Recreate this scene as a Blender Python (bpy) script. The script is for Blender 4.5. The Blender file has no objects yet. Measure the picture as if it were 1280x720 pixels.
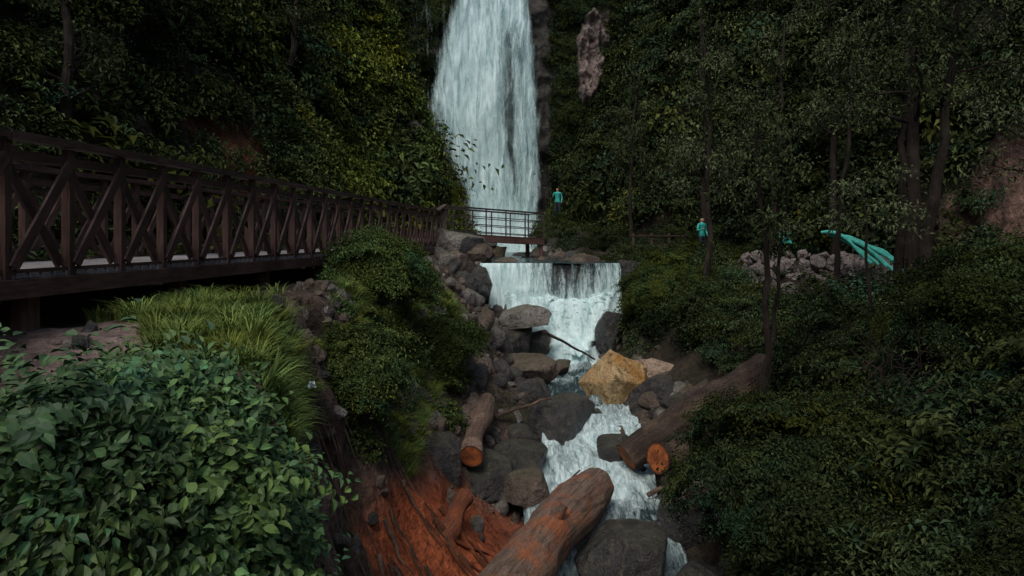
import bpy, math, numpy as np
from mathutils import Vector, Matrix, Euler
rng=np.random.default_rng(7)
scene=bpy.context.scene

# ------------------------------------------------------------ noise
def _h(ix,iy,iz,seed):
    h=(ix.astype(np.uint32)*np.uint32(374761393)+iy.astype(np.uint32)*np.uint32(668265263)+iz.astype(np.uint32)*np.uint32(2246822519)+np.uint32(seed*3266489917%4294967296))
    h^=h>>np.uint32(13); h*=np.uint32(1274126177); h^=h>>np.uint32(16); h*=np.uint32(2654435761); h^=h>>np.uint32(15)
    return h.astype(np.float64)/4294967295.0
def vn(p,seed=0):
    p=np.asarray(p,dtype=np.float64); f=np.floor(p); i=f.astype(np.int64); w=p-f; w=w*w*(3-2*w)
    r=0
    for a in (0,1):
        for b in (0,1):
            for c in (0,1):
                r=r+_h(i[:,0]+a,i[:,1]+b,i[:,2]+c,seed)*(w[:,0] if a else 1-w[:,0])*(w[:,1] if b else 1-w[:,1])*(w[:,2] if c else 1-w[:,2])
    return r*2-1
def fbm(p,sc=1.0,oc=4,seed=0,g=0.5):
    p=np.asarray(p)*sc; a=1;r=0;t=0
    for o in range(oc):
        r=r+a*vn(p+o*17.3,seed+o); t+=a; a*=g; p=p*2.03
    return r/t
def sstep(a,b,x):
    t=np.clip((x-a)/(b-a),0,1); return t*t*(3-2*t)

# ------------------------------------------------------------ mesh helpers
def make_mesh(name,verts,faces,mats=(),fmat=None,smooth=True,attrs=None):
    me=bpy.data.meshes.new(name)
    verts=np.asarray(verts,dtype=np.float32)
    me.vertices.add(len(verts)); me.vertices.foreach_set('co',verts.ravel())
    if isinstance(faces,np.ndarray):
        k=faces.shape[1]; nf=len(faces); li=faces.ravel(); st=np.arange(nf)*k
    else:
        ln=np.array([len(f) for f in faces]); li=np.concatenate([np.asarray(f) for f in faces]); st=np.concatenate([[0],np.cumsum(ln)[:-1]]); nf=len(faces)
    me.loops.add(len(li)); me.loops.foreach_set('vertex_index',li.astype(np.int32))
    me.polygons.add(nf); me.polygons.foreach_set('loop_start',st.astype(np.int32))
    for m in mats: me.materials.append(m)
    if fmat is not None: me.polygons.foreach_set('material_index',np.asarray(fmat,dtype=np.int32))
    me.polygons.foreach_set('use_smooth',np.full(nf,smooth))
    if attrs:
        for k2,v in attrs.items():
            v=np.asarray(v,dtype=np.float32)
            if v.ndim==1:
                a=me.attributes.new(k2,'FLOAT','POINT'); a.data.foreach_set('value',v)
            else:
                a=me.attributes.new(k2,'FLOAT_VECTOR','POINT'); a.data.foreach_set('vector',v.ravel())
    me.update(calc_edges=True); me.validate()
    return me
def add_obj(name,me,parent=None,loc=(0,0,0)):
    o=bpy.data.objects.new(name,me); scene.collection.objects.link(o); o.location=loc
    if parent: o.parent=parent
    return o
def empty(name):
    o=bpy.data.objects.new(name,None); scene.collection.objects.link(o); return o
class MB:
    def __init__(s): s.v=[];s.f=[];s.m=[];s.n=0;s.a=[]
    def add(s,v,f,mi=0,a=None):
        v=np.asarray(v,dtype=float); s.v.append(v)
        for q in f: s.f.append([i+s.n for i in q]); s.m.append(mi)
        s.a.append(np.zeros((len(v),3)) if a is None else np.asarray(a,dtype=float)); s.n+=len(v)
    def obj(s,name,mats,parent=None,smooth=True):
        me=make_mesh(name,np.concatenate(s.v),s.f,mats,s.m,smooth,{'bc':np.concatenate(s.a)}); return add_obj(name,me,parent)
def beam(mb,p0,p1,w,h,mi=0):
    p0=Vector(p0);p1=Vector(p1); d=(p1-p0).normalized(); up=Vector((0,0,1))
    if abs(d.z)>.98: up=Vector((0,1,0))
    s=d.cross(up).normalized(); u=s.cross(d).normalized(); vs=[]
    L=(p1-p0).length; r=rng.random()*20
    at=[]
    for p,l in ((p0,0),(p1,L)):
        for a,b in ((-1,-1),(1,-1),(1,1),(-1,1)):
            vs.append(tuple(p+s*a*w/2+u*b*h/2)); at.append((a*w+b*h*.6+r,l,r))
    mb.add(vs,[(0,1,2,3),(7,6,5,4),(0,4,5,1),(1,5,6,2),(2,6,7,3),(3,7,4,0)],mi,at)
def tube(mb,pts,rad,seg=8,mi=0,cap=True,capmi=None,rough=0.0,seed=0):
    pts=np.asarray(pts,dtype=float);n=len(pts)
    rad=np.broadcast_to(rad,(n,)).astype(float)
    t=np.gradient(pts,axis=0); t/=np.linalg.norm(t,axis=1)[:,None]+1e-9
    ref=np.array([0,0,1.]) if abs(t[0,2])<.9 else np.array([1.,0,0])
    V=[];A=[];L=0
    for i in range(n):
        s=np.cross(t[i],ref); s/=np.linalg.norm(s)+1e-9; u=np.cross(s,t[i])
        ref=u
        if i: L+=np.linalg.norm(pts[i]-pts[i-1])
        for k in range(seg):
            a=2*math.pi*k/seg
            V.append(pts[i]+(s*math.cos(a)+u*math.sin(a))*rad[i]); A.append((math.cos(a),math.sin(a),L))
    V=np.array(V)
    if rough>0:
        c=np.repeat(pts,seg,axis=0); dd=V-c
        k=1+rough*fbm(V+seed*9.1,3.0,3,seed)+rough*.6*fbm(np.stack([np.array(A)[:,0]*4,np.array(A)[:,1]*4,np.array(A)[:,2]*.8],1)+seed,1,3,seed+5)
        V=c+dd*k[:,None]
    F=[]
    for i in range(n-1):
        for k in range(seg):
            k2=(k+1)%seg; F.append((i*seg+k,i*seg+k2,(i+1)*seg+k2,(i+1)*seg+k))
    mb.add(V,F,mi,A)
    if cap:
        for e,(b,flip) in enumerate(((0,True),((n-1)*seg,False))):
            ring=V[b:b+seg]; c=ring.mean(0); vs=[c]; at=[(0,0,0)]
            rings=[.33,.66,1.0]; fs=[]
            for q in rings:
                for k in range(seg): vs.append(c+(ring[k]-c)*q); at.append((q,0,0))
            for k in range(seg):
                k2=(k+1)%seg
                fs.append((0,1+k,1+k2))
                for j in range(2): fs.append((1+j*seg+k,1+(j+1)*seg+k,1+(j+1)*seg+k2,1+j*seg+k2))
            if flip: fs=[tuple(reversed(q)) for q in fs]
            mb.add(vs,fs,mi if capmi is None else capmi,at)

# ------------------------------------------------------------ materials
class N:
    def __init__(s,name):
        s.m=bpy.data.materials.new(name); s.m.use_nodes=True; s.t=s.m.node_tree; s.t.nodes.clear()
        s.out=s.n('ShaderNodeOutputMaterial')
    def n(s,ty,**k):
        x=s.t.nodes.new(ty)
        for a,b in k.items(): setattr(x,a,b)
        return x
    def l(s,a,b): s.t.links.new(a,b)
    def set(s,sock,v):
        if isinstance(v,bpy.types.NodeSocket): s.l(v,sock)
        elif isinstance(v,(tuple,list)) and len(v)==3 and sock.type=='RGBA': sock.default_value=(*v,1)
        else: sock.default_value=v
    def attr(s,name,ty='GEOMETRY'):
        return s.n('ShaderNodeAttribute',attribute_name=name,attribute_type=ty)
    def pos(s): return s.n('ShaderNodeNewGeometry').outputs['Position']
    def mapping(s,v,scale):
        m=s.n('ShaderNodeMapping'); s.l(v,m.inputs['Vector']); m.inputs['Scale'].default_value=scale; return m.outputs[0]
    def noise(s,vec,scale,detail=5,rough=.55,dist=0):
        x=s.n('ShaderNodeTexNoise'); s.l(vec,x.inputs['Vector']); x.inputs['Scale'].default_value=scale; x.inputs['Detail'].default_value=detail; x.inputs['Roughness'].default_value=rough; x.inputs['Distortion'].default_value=dist
        return x.outputs['Fac']
    def mr(s,v,a,b,c=0,d=1):
        x=s.n('ShaderNodeMapRange',clamp=True); s.l(v,x.inputs[0]); 
        for i,k in enumerate((a,b,c,d)): x.inputs[i+1].default_value=k
        return x.outputs[0]
    def mix(s,f,a,b,mode='MIX'):
        x=s.n('ShaderNodeMix',data_type='RGBA',blend_type=mode); s.set(x.inputs[0],f); s.set(x.inputs[6],a); s.set(x.inputs[7],b); return x.outputs[2]
    def math(s,op,a,b=0.):
        x=s.n('ShaderNodeMath',operation=op); s.set(x.inputs[0],a); s.set(x.inputs[1],b); return x.outputs[0]
    def bump(s,h,st,dist=.05,nrm=None):
        x=s.n('ShaderNodeBump'); s.l(h,x.inputs['Height']); x.inputs['Strength'].default_value=st; x.inputs['Distance'].default_value=dist
        if nrm: s.l(nrm,x.inputs['Normal'])
        return x.outputs[0]
    def pbr(s,col,rough=.8,nrm=None,spec=.3,**k):
        x=s.n('ShaderNodeBsdfPrincipled'); s.set(x.inputs['Base Color'],col); s.set(x.inputs['Roughness'],rough); s.set(x.inputs['Specular IOR Level'],spec)
        if nrm: s.l(nrm,x.inputs['Normal'])
        for a,b in k.items(): s.set(x.inputs[a.replace('_',' ')],b)
        return x.outputs[0]
    def done(s,sh): s.l(sh,s.out.inputs[0]); return s.m

def mat_leaf(name,dark,light,inst=True,gloss=0.):
    m=N(name); lv=m.attr('lv').outputs['Fac']
    c=m.mix(lv,dark,light)
    if inst: c=m.mix(1.0,c,m.attr('icol','INSTANCER').outputs['Vector'],'MULTIPLY')
    if gloss: return m.done(m.pbr(c,gloss,None,.3))
    d=m.n('ShaderNodeBsdfDiffuse'); m.l(c,d.inputs[0]); return m.done(d.outputs[0])
M_leaf=mat_leaf('fine_leaf',(.034,.048,.018),(.115,.138,.050))
M_broad=mat_leaf('broad_leaf',(.034,.060,.023),(.105,.160,.055),gloss=.6)
M_grass=mat_leaf('grass_blade',(.075,.11,.028),(.20,.24,.07))
M_tree=mat_leaf('tree_leaf',(.032,.046,.022),(.095,.115,.050),inst=False)
M_tree2=mat_leaf('tree_leaf_light',(.05,.068,.035),(.15,.175,.088),inst=False)

def mat_ground():
    m=N('soil'); pos=m.pos(); c=m.attr('Col').outputs['Vector']
    n1=m.noise(pos,1.3,7,.65); n2=m.noise(pos,9,5,.7); 
    v=m.n('ShaderNodeTexVoronoi'); m.l(pos,v.inputs['Vector']); v.inputs['Scale'].default_value=4.5
    c=m.mix(1.0,c,m.mr(n1,.3,.7,.35,1.55),'MULTIPLY')
    c=m.mix(1.0,c,m.mr(n2,.3,.7,.5,1.45),'MULTIPLY')
    h=m.math('ADD',m.math('MULTIPLY',n1,1.5),m.math('ADD',n2,m.math('MULTIPLY',v.outputs['Distance'],.5)))
    return m.done(m.pbr(c,.9,m.bump(h,1.,.2),.2))
M_ground=mat_ground()
def mat_rock(name,c1,c2,c3,rough=.75,moss=0.,sc=1.):
    m=N(name); pos=m.pos()
    n1=m.noise(pos,1.1*sc,7,.62,.6); n2=m.noise(pos,6*sc,6,.7); n3=m.noise(pos,28*sc,3,.6)
    c=m.mix(m.mr(n1,.38,.6),c1,c2); c=m.mix(m.mr(n2,.5,.68),c,c3)
    c=m.mix(1.0,c,m.mr(n3,.3,.7,.6,1.35),'MULTIPLY')
    if moss>0:
        g=m.n('ShaderNodeNewGeometry'); sx=m.n('ShaderNodeSeparateXYZ'); m.l(g.outputs['Normal'],sx.inputs[0])
        f=m.mr(m.math('ADD',sx.outputs[2],m.math('MULTIPLY',m.math('SUBTRACT',n2,.5),2.2)),.55,.95,0,moss)
        c=m.mix(f,c,(.06,.065,.018))
    h=m.math('ADD',m.math('MULTIPLY',n1,2.),m.math('ADD',n2,m.math('MULTIPLY',n3,.3)))
    return m.done(m.pbr(c,rough,m.bump(h,1.,.14),.4))
R_dark=mat_rock('wet_dark_rock',(.025,.024,.024),(.055,.052,.050),(.10,.09,.08),.36,.3)
R_grey=mat_rock('grey_rock',(.11,.098,.085),(.24,.22,.20),(.05,.042,.035),.8,.5)
R_gold=mat_rock('ochre_rock',(.42,.21,.05),(.50,.36,.18),(.10,.06,.03),.7)
R_tan=mat_rock('tan_rock',(.26,.16,.10),(.40,.30,.22),(.12,.08,.05),.8)
R_brown=mat_rock('brown_rock',(.075,.052,.040),(.16,.12,.095),(.04,.033,.028),.75,.4)
R_cliff=mat_rock('cliff_rock',(.016,.015,.013),(.045,.038,.032),(.07,.06,.045),.55,.5,.6)
R_pile=mat_rock('pale_rock',(.15,.125,.115),(.28,.24,.22),(.07,.058,.05),.85,.25)
R_face=mat_rock('pink_cliff_rock',(.13,.095,.085),(.27,.21,.19),(.035,.03,.026),.8,.5,.8)

def mat_wood(name,c1,c2,rough=.75):
    m=N(name); a=m.attr('bc').outputs['Vector']
    n=m.noise(m.mapping(a,(14,2.2,1)),1.5,6,.7); n2=m.noise(m.pos(),1.5,4)
    c=m.mix(m.mr(n,.32,.68),c1,c2); c=m.mix(1.0,c,m.mr(n2,.3,.7,.55,1.4),'MULTIPLY')
    return m.done(m.pbr(c,rough,m.bump(n,.6,.01),.3))
M_rail=mat_wood('dark_stained_wood',(.034,.018,.015),(.11,.062,.050),.55)
M_deck=mat_wood('weathered_planks',(.12,.115,.115),(.26,.245,.24),.7)
def mat_bark(name,c1,c2,c3,amt=(.5,.62)):
    m=N(name); a=m.attr('bc').outputs['Vector']
    n=m.noise(m.mapping(a,(3.5,3.5,1.2)),1.6,8,.7,.8); n2=m.noise(m.pos(),1.7,5,.6); n3=m.noise(m.pos(),25,4)
    c=m.mix(m.mr(n,.35,.65),c1,c2); c=m.mix(m.mr(n2,*amt),c,c3); c=m.mix(1.0,c,m.mr(n3,.3,.7,.7,1.25),'MULTIPLY')
    return m.done(m.pbr(c,.85,m.bump(n,1.,.06),.2))
B_log=mat_bark('log_bark',(.06,.04,.03),(.19,.13,.095),(.24,.165,.12))
B_dark=mat_bark('dark_log_bark',(.022,.016,.012),(.065,.045,.035),(.085,.06,.042))
B_orange=mat_bark('weathered_log',(.07,.045,.033),(.21,.15,.11),(.27,.095,.042),(.48,.66))
B_root=mat_bark('red_root',(.10,.035,.02),(.24,.09,.045),(.28,.085,.035))
B_trunk=mat_bark('tree_bark',(.012,.009,.007),(.045,.033,.025),(.055,.045,.035))
def mat_cut():
    m=N('fresh_cut_wood')
    s=m.n('ShaderNodeSeparateXYZ'); m.l(m.attr('bc').outputs['Vector'],s.inputs[0]); r=s.outputs[0]
    w=m.math('SINE',m.math('MULTIPLY',m.math('ADD',r,m.math('MULTIPLY',m.noise(m.pos(),8,3),.15)),45.))
    c=m.mix(m.mr(w,-1,1),(.28,.07,.02),(.46,.15,.045)); c=m.mix(m.mr(m.noise(m.pos(),7,4),.42,.68),c,(.10,.035,.02)); c=m.mix(m.mr(r,.1,.55,.65,0),c,(.09,.03,.015)); c=m.mix(m.mr(r,.82,.97),c,(.04,.02,.013))
    return m.done(m.pbr(c,.8,None,.2))
M_cut=mat_cut()
def mat_plain(name,col,rough=.7,var=.3,spec=.3):
    m=N(name); n=m.noise(m.pos(),9,5,.6); c=m.mix(1.0,col,m.mr(n,.3,.7,1-var,1+var),'MULTIPLY')
    return m.done(m.pbr(c,rough,m.bump(n,.3,.02),spec))
M_teal=mat_plain('teal_plastic',(.03,.34,.29),.5)
M_teal2=mat_plain('turquoise_sack_fabric',(.06,.38,.31),.7)
M_skin=mat_plain('skin',(.35,.2,.14)); M_hair=mat_plain('hair',(.015,.012,.01)); M_trous=mat_plain('trousers',(.02,.025,.04)); M_white=mat_plain('white_plastic',(.6,.72,.75),.5,.15)
M_steel=mat_plain('dark_painted_steel',(.035,.028,.026),.5)
M_concrete=mat_rock('wet_concrete',(.02,.024,.024),(.04,.045,.043),(.015,.02,.015),.3,.2)

def mat_fall(name,sx=2.2,sz=.30,gain=1.9,fine=.36,fx=8,fz=1.5):
    m=N(name); d=m.attr('dens').outputs['Fac']; f=m.attr('flow').outputs['Vector']
    a=m.noise(m.mapping(f,(sx,sz,1)),1.2,8,.64,.7); b=m.noise(m.mapping(f,(fx,fz,1)),1.6,8,.78,.8)
    n=m.math('ADD',m.math('MULTIPLY',a,1-fine),m.math('MULTIPLY',b,fine))
    al=m.mr(m.math('ADD',d,m.math('MULTIPLY',m.math('SUBTRACT',n,.5),gain)),.12,.92)
    al.node.interpolation_type='SMOOTHSTEP'
    shade=m.mr(m.math('ADD',n,m.math('MULTIPLY',d,.07)),.41,.66,0,1)
    c=m.mix(shade,(.22,.40,.40),(.76,.93,.92))
    p=m.n('ShaderNodeBsdfDiffuse'); m.l(c,p.inputs[0]); m.l(m.bump(n,.5,.25),p.inputs['Normal'])
    tr=m.n('ShaderNodeBsdfTransparent'); y=m.n('ShaderNodeMixShader'); m.l(al,y.inputs[0]); m.l(tr.outputs[0],y.inputs[1]); m.l(p.outputs[0],y.inputs[2])
    return m.done(y.outputs[0])
M_fall=mat_fall('falling_water'); M_casc=mat_fall('cascade_water',3.2,.5,2.2,.45,9,2.6)
def mat_spray():
    # soft translucent spray: dense in the middle of each sheet, dissolving to nothing at its rim
    m=N('water_spray'); d=m.attr('dens').outputs['Fac']; n=m.noise(m.pos(),1.1,6,.7,.5)
    al=m.mr(m.math('MULTIPLY',d,m.mr(n,.25,.75,.15,1.5)),.0,1.1,0,.62)
    p=m.n('ShaderNodeBsdfDiffuse'); p.inputs[0].default_value=(.74,.88,.87,1)
    tr=m.n('ShaderNodeBsdfTransparent'); y=m.n('ShaderNodeMixShader'); m.l(al,y.inputs[0]); m.l(tr.outputs[0],y.inputs[1]); m.l(p.outputs[0],y.inputs[2])
    return m.done(y.outputs[0])
M_spray=mat_spray()
def mat_stream():
    m=N('stream_water'); d=m.attr('dens').outputs['Fac']; f=m.attr('flow').outputs['Vector']
    a=m.noise(m.mapping(f,(2.2,.7,1)),1.3,8,.7,1.4); b=m.noise(m.mapping(f,(7,2.2,1)),2.2,7,.76,.8)
    n=m.math('ADD',m.math('MULTIPLY',a,.62),m.math('MULTIPLY',b,.38))
    fo=m.mr(m.math('ADD',d,m.math('MULTIPLY',m.math('SUBTRACT',n,.5),2.8)),.28,.98)
    bm=m.bump(n,.9,.2)
    w=m.pbr((.012,.034,.036),.12,bm,.6)
    c=m.mix(m.mr(b,.35,.65),(.36,.52,.52),(.80,.93,.92)); s=m.pbr(c,.6,bm,.2)
    x=m.n('ShaderNodeMixShader'); m.l(fo,x.inputs[0]); m.l(w,x.inputs[1]); m.l(s,x.inputs[2])
    return m.done(x.outputs[0])
M_stream=mat_stream()

# ------------------------------------------------------------ terrain description (metres, camera at origin height 0)
I=np.interp
def S_c(y): return I(y,[-10,6,10.5,13,15,18.4,22.5,24,28,32,40,48],[1.0,1.1,1.55,1.5,1.85,1.9,1.6,1.35,.3,-.3,-1.2,-1.8])
def S_w(y): return I(y,[-10,10,13,15,17,19,22.5,23.6,24,28,32,37,40,48],[.9,.95,.95,.85,.75,.75,1.2,2.45,2.5,1.5,1.5,2.2,4.2,5.5])
def S_z(y): return I(y,[-10,6,9.6,11,12.4,13.9,15.4,16.8,18.4,22.6,23.5,23.9,48],[-6.2,-5.95,-5.55,-5.2,-5.05,-4.9,-4.62,-4.35,-4.25,-4.1,-2.6,-.98,-.92])
def L_x(y): return I(y,[-10,0,5,7.5,10,12,15,18,20,24,28,36,42,48],[-1.8,-1.8,-1.9,-2.7,-3.1,-3.0,-2.8,-2.5,-2.1,-1.7,-1.9,-1.9,-6,-8])
def L_z(y): return I(y,[-10,4.8,6.2,24,28,48],[-1.45,-1.35,-.85,-.85,-.6,-.4])
def L_p(y): return I(y,[0,6,9,13,17,22],[1.6,1.7,2.2,1.9,1.2,1.0])
def H_x(y): return I(y,[-10,6,14,20,28,33,36.3,37.5,40,44,60],[-9,-8.5,-7.4,-6.5,-4.7,-3.1,-2.1,-3.2,-8,-12,-14])
def R_x(y): return I(y,[-10,8,12,16,20,22,24,28,34,40,48],[6.2,6.4,7,7,6.0,5.2,4.5,3.3,2.6,3.6,4])
def R_z(y): return I(y,[-10,6,10,18,21,24,30,36,48],[-1.6,-1.6,-2.0,-2.1,-1.6,-1.3,-.75,.3,0])
def R_p(y): return I(y,[0,9,12,16,18,20],[.95,1.0,1.6,1.6,1.1,.9])
def C_x(y): return I(y,[-10,0,10,18,24,28,32,36,40,44,48,60],[13,13,14,15.0,14.6,12.6,9.6,6.6,4.8,3.4,2.6,2])
def height(x,y):
    xl=S_c(y)-S_w(y); xr=S_c(y)+S_w(y); zb=S_z(y)-.3
    tl=np.clip((xl-x)/(xl-L_x(y)),0,1); tr=np.clip((x-xr)/(R_x(y)-xr),0,1)
    z=zb+(L_z(y)-zb)*tl**L_p(y); z=np.where(x>S_c(y),zb+(R_z(y)-zb)*tr**R_p(y),z)
    P=np.stack([x,y,x*0],1)
    n1=fbm(P,.28,4,3); n2=fbm(P,1.1,4,9)
    bank=np.maximum(tl,tr); edge=sstep(0,.25,bank)
    bench=sstep(.85,1.,tl)*sstep(H_x(y)-.5,H_x(y)+.5,x)
    z=z+edge*(n2*.35*(1-.6*bench)+n1*.25*(1-.8*bench))
    sl=np.maximum(0,(H_x(y)+.5*n1-x)*.88); sr=np.maximum(0,(x-C_x(y)-1.2*n1)*.88)
    g=lambda s:np.where(s<5,s*2.7,13.5+(s-5)*1.5)
    hl=g(sl); hr=g(sr)*1.1
    big=fbm(P,.22,4,21)*2.8+fbm(P,.7,3,5)*1.3
    hl=hl+big*sstep(.3,3,sl); hr=hr+big*1.2*sstep(.3,3,sr)
    z=z+np.minimum(hl,30+n1*3)+np.minimum(hr,30+n1*3)
    bk=np.maximum(0,y-49.0); z=np.maximum(z,np.minimum(-1+bk*8,25+4*n1)*(bk>0)+np.where(bk>0,0,-99))
    return z
def axis(lo,a,b,hi,f,c): return np.concatenate([np.linspace(lo,a,c,endpoint=False),np.arange(a,b,f),np.linspace(b,hi,c)])
X=axis(-90,-15,17,90,.15,22); Y=axis(-60,1,51,140,.15,22)
gx,gy=np.meshgrid(X,Y); x=gx.ravel(); y=gy.ravel(); z=height(x,y)
nx,ny=len(X),len(Y)
TV=np.stack([x,y,z],1)
stp=sstep(.6,2.5,np.abs(np.gradient(z.reshape(ny,nx),axis=1)/np.gradient(X)[None,:]).ravel())
core=(y>0)&(y<50)&(np.abs(x)<17)
TV[:,0]+=np.where(core,fbm(TV,1.4,4,31)*.55*stp,0)
idx=np.arange(nx*ny).reshape(ny,nx)
TF=np.stack([idx[:-1,:-1].ravel(),idx[:-1,1:].ravel(),idx[1:,1:].ravel(),idx[1:,:-1].ravel()],1)
n1=fbm(TV,.5,4,41)[:,None]; n2=fbm(TV,1.7,4,43)[:,None]
def colr(a): return np.array(a)[None,:]
C=colr((.085,.062,.046))*(1+.5*n1)
def blend(C,mask,c): mask=mask[:,None]; return C*(1-mask)+colr(c)*mask
C=blend(C,sstep(0,.3,n2[:,0])*.7,(.16,.11,.085))
C=blend(C,sstep(.05,.4,n1[:,0])*.7*(x>L_x(y)-1),(.045,.048,.02))
C=blend(C,sstep(.2,1.0,x-S_c(y)-S_w(y))*.8,(.030,.027,.017))
hillm=np.maximum(sstep(0,1,H_x(y)-x),sstep(0,1,x-C_x(y)))
C=blend(C,hillm*.85,(.022,.024,.014))
def ell(c,r,P=TV): return np.sqrt((((P-np.array(c))/np.array(r))**2).sum(1))
SOIL=((-7.4,19.9,3.0),(2.0,2.0,1.9)); ROCKR=((15.3,21.0,2.3),(2.6,2.8,3.4))
C=blend(C,1-sstep(.6,1.3,ell(*SOIL)+.6*n2[:,0]),(.19,.085,.038))
C=blend(C,1-sstep(.7,1.2,ell(*ROCKR)+.4*n2[:,0]),(.22,.135,.105))
C=blend(C,(1-sstep(.7,1.25,ell((-.6,9.9,-4.8),(2.5,2.6,1.15))+.25*n2[:,0])),(.42,.11,.042))
C=blend(C,(1-sstep(.8,1.2,ell((-4.4,5.9,-1.),(1.7,1.3,.7)))),(.23,.17,.145))
wet=sstep(.6,0,np.abs(x-S_c(y))-S_w(y))*(y<24)*sstep(-.3,.5,x-.2)
C=blend(C,wet*.85,(.025,.022,.02))
me=make_mesh('ground',TV,TF,[M_ground],None,True,{'Col':C}); add_obj('ground',me)

# ------------------------------------------------------------ falls cliff
def sheet(name,us,vs,fn,mats,attrs=None,parent=None):
    U,V=np.meshgrid(us,vs); u=U.ravel();v=V.ravel(); P=fn(u,v); nu=len(us); nv=len(vs)
    id=np.arange(nu*nv).reshape(nv,nu); F=np.stack([id[:-1,:-1].ravel(),id[:-1,1:].ravel(),id[1:,1:].ravel(),id[1:,:-1].ravel()],1)
    me=make_mesh(name,P,F,mats,None,True,attrs(u,v,P) if attrs else None); return add_obj(name,me,parent)
def cliffY(x,z):
    P=np.stack([x,z*.6,x*0],1); 
    ledge=fbm(np.stack([x*.5,z*1.1,z*0],1),1,4,51)
    return 48.6-.6*ledge-.9*fbm(P,.45,4,53)-.35*fbm(P,1.6,4,58)-.02*(x+1)**2*(x<-5) -.03*np.clip(x-2,0,9)**2 + .06*np.clip(z,0,30)
sheet('cliff',np.arange(-17,9,.13),np.arange(-1.6,25,.13),lambda u,v:np.stack([u,cliffY(u,v),v],1),[R_cliff])
def outcrop(u,v):
    P=np.stack([u*1.6,v*.55,u*0],1)
    e=np.sqrt(((u-5.6-.12*(v-13))/1.25)**2+((v-12.8)/4.2)**2)+.35*fbm(P,.9,3,64)
    rid=1-np.abs(fbm(P,1.1,4,65))*2.2
    return np.stack([u+.15*fbm(P,2,3,66),cliffY(u,v)-1.1+2.2*sstep(.6,1.25,e)-.7*rid,v],1)
sheet('rock_face',np.arange(3.8,7.6,.07),np.arange(7.5,18.5,.07),outcrop,[R_face])

# ------------------------------------------------------------ main waterfall
def fall_dens(x,z):
    zz=np.clip(z,-1,22)
    cl=I(zz,[-1,3,6,9,12,16,22],[-1.0,-1.45,-2.3,-3.0,-2.6,-2.0,-1.9]); wl=I(zz,[-1,3,6,9,12,16,22],[1.7,1.8,2.25,2.8,2.6,2.0,1.6])
    a=1.2*(1-sstep(.45,1.2,np.abs(x-cl)/wl))
    cr=I(zz,[-1,6,12,16,22],[.9,.95,.75,.4,0]); wr=I(zz,[-1,6,12,16,22],[1.05,1.15,1.15,.9,.6])
    b=.68*(1-sstep(.35,1.15,np.abs(x-cr)/wr))
    c=1.05*(1-sstep(.3,1.,np.abs(x+.1)/1.6))*sstep(12.5,15.5,zz)
    mid=.34*(1-sstep(.5,1.1,np.abs(x+.3)/1.3))
    base=1.15*(1-sstep(.4,1.,np.abs(x+.4)/2.8))*sstep(5,0.3,zz)
    return np.maximum.reduce([a,b,c,mid,base])
def mkfall(off,seed,gain,par):
    def fn(u,v):
        yy=47.2-off-.5*fbm(np.stack([u*1.0,v*.22,u*0+seed],1),1,4,seed)-.05*(10-np.clip(v,-1,22))*.3
        return np.stack([u+.1*fbm(np.stack([u,v,u*0],1),.6,2,seed+3),yy,v],1)
    sheet('veil',np.arange(-7,3.0,.07),np.arange(-1,20,.1),fn,[M_fall],lambda u,v,P:{'dens':fall_dens(u,v)*gain+.16*fbm(np.stack([u,v*.3,u*0],1),.9,3,seed+9),'flow':np.stack([u+seed*7.7,v,u*0],1)},par)
WF=empty('waterfall'); mkfall(0,1,1.,WF); mkfall(.5,2,.72,WF)
def spray_sheet(c,rx,rz,seed,par,gain=1.,curve=.5):
    def fn(u,v):
        P=np.stack([u*1.5,v*1.5,u*0+seed],1); return np.stack([c[0]+u*rx,c[1]+curve*(u*u)+.4*fbm(P,1.2,3,seed),c[2]+v*rz],1)
    def at(u,v,P):
        e=np.sqrt(u*u+v*v)+.35*fbm(np.stack([u*2,v*2,u*0],1),1,3,seed+2); return {'dens':gain*sstep(1.0,.0,e)}
    sheet('spray',np.linspace(-1.25,1.25,40),np.linspace(-1.25,1.25,40),fn,[M_spray],at,par)
spray_sheet((-.7,45.2,.3),3.6,2.3,1,WF,.9); spray_sheet((-.3,44.0,-.1),3.0,1.7,2,WF,.8); spray_sheet((-2.6,46.2,7.0),2.6,3.4,3,WF,.45)
# ------------------------------------------------------------ stream & pool & cascade
def strm(u,v):
    cx=S_c(v); w=S_w(v)+.35; X_=cx+u*w; P=np.stack([X_,v,v*0],1)
    rough=.10*(v<23)+.02
    zz=S_z(v)+rough*fbm(P,1.8,4,61)*2.2+.09*(v<23)*fbm(P,6,2,66)
    return np.stack([X_,v,zz],1)
def st_attr(u,v,P):
    d=I(v,[-5,9,9.8,10.6,11.6,12.6,13.2,14,16.6,17.4,18.3,21,22.0,23],[.4,.6,.75,.5,.6,.45,.75,.88,.85,.65,.32,.25,.85,1.05])
    d=d+.28*fbm(P,.9,3,71)
    return {'dens':d,'flow':np.stack([P[:,0],v,u*0],1)}
ST=empty('stream')
sheet('rapids',np.linspace(-1,1,60),np.arange(0,22.9,.06),strm,[M_stream],st_attr,ST)
sheet('upper_pool',np.linspace(-1,1,50),np.arange(23.95,47.6,.12),lambda u,v:np.stack([S_c(v)+u*(S_w(v)+.4*(v>24.3)),v,-.93+.02*fbm(np.stack([u*3,v*2,u],1),1,3,4)],1),[M_stream],lambda u,v,P:{'dens':.05+.9*sstep(38,45,v)+.1*fbm(P,1,3,8),'flow':np.stack([P[:,0],v*.6,u*0],1)},ST)
CA=empty('cascade')
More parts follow.
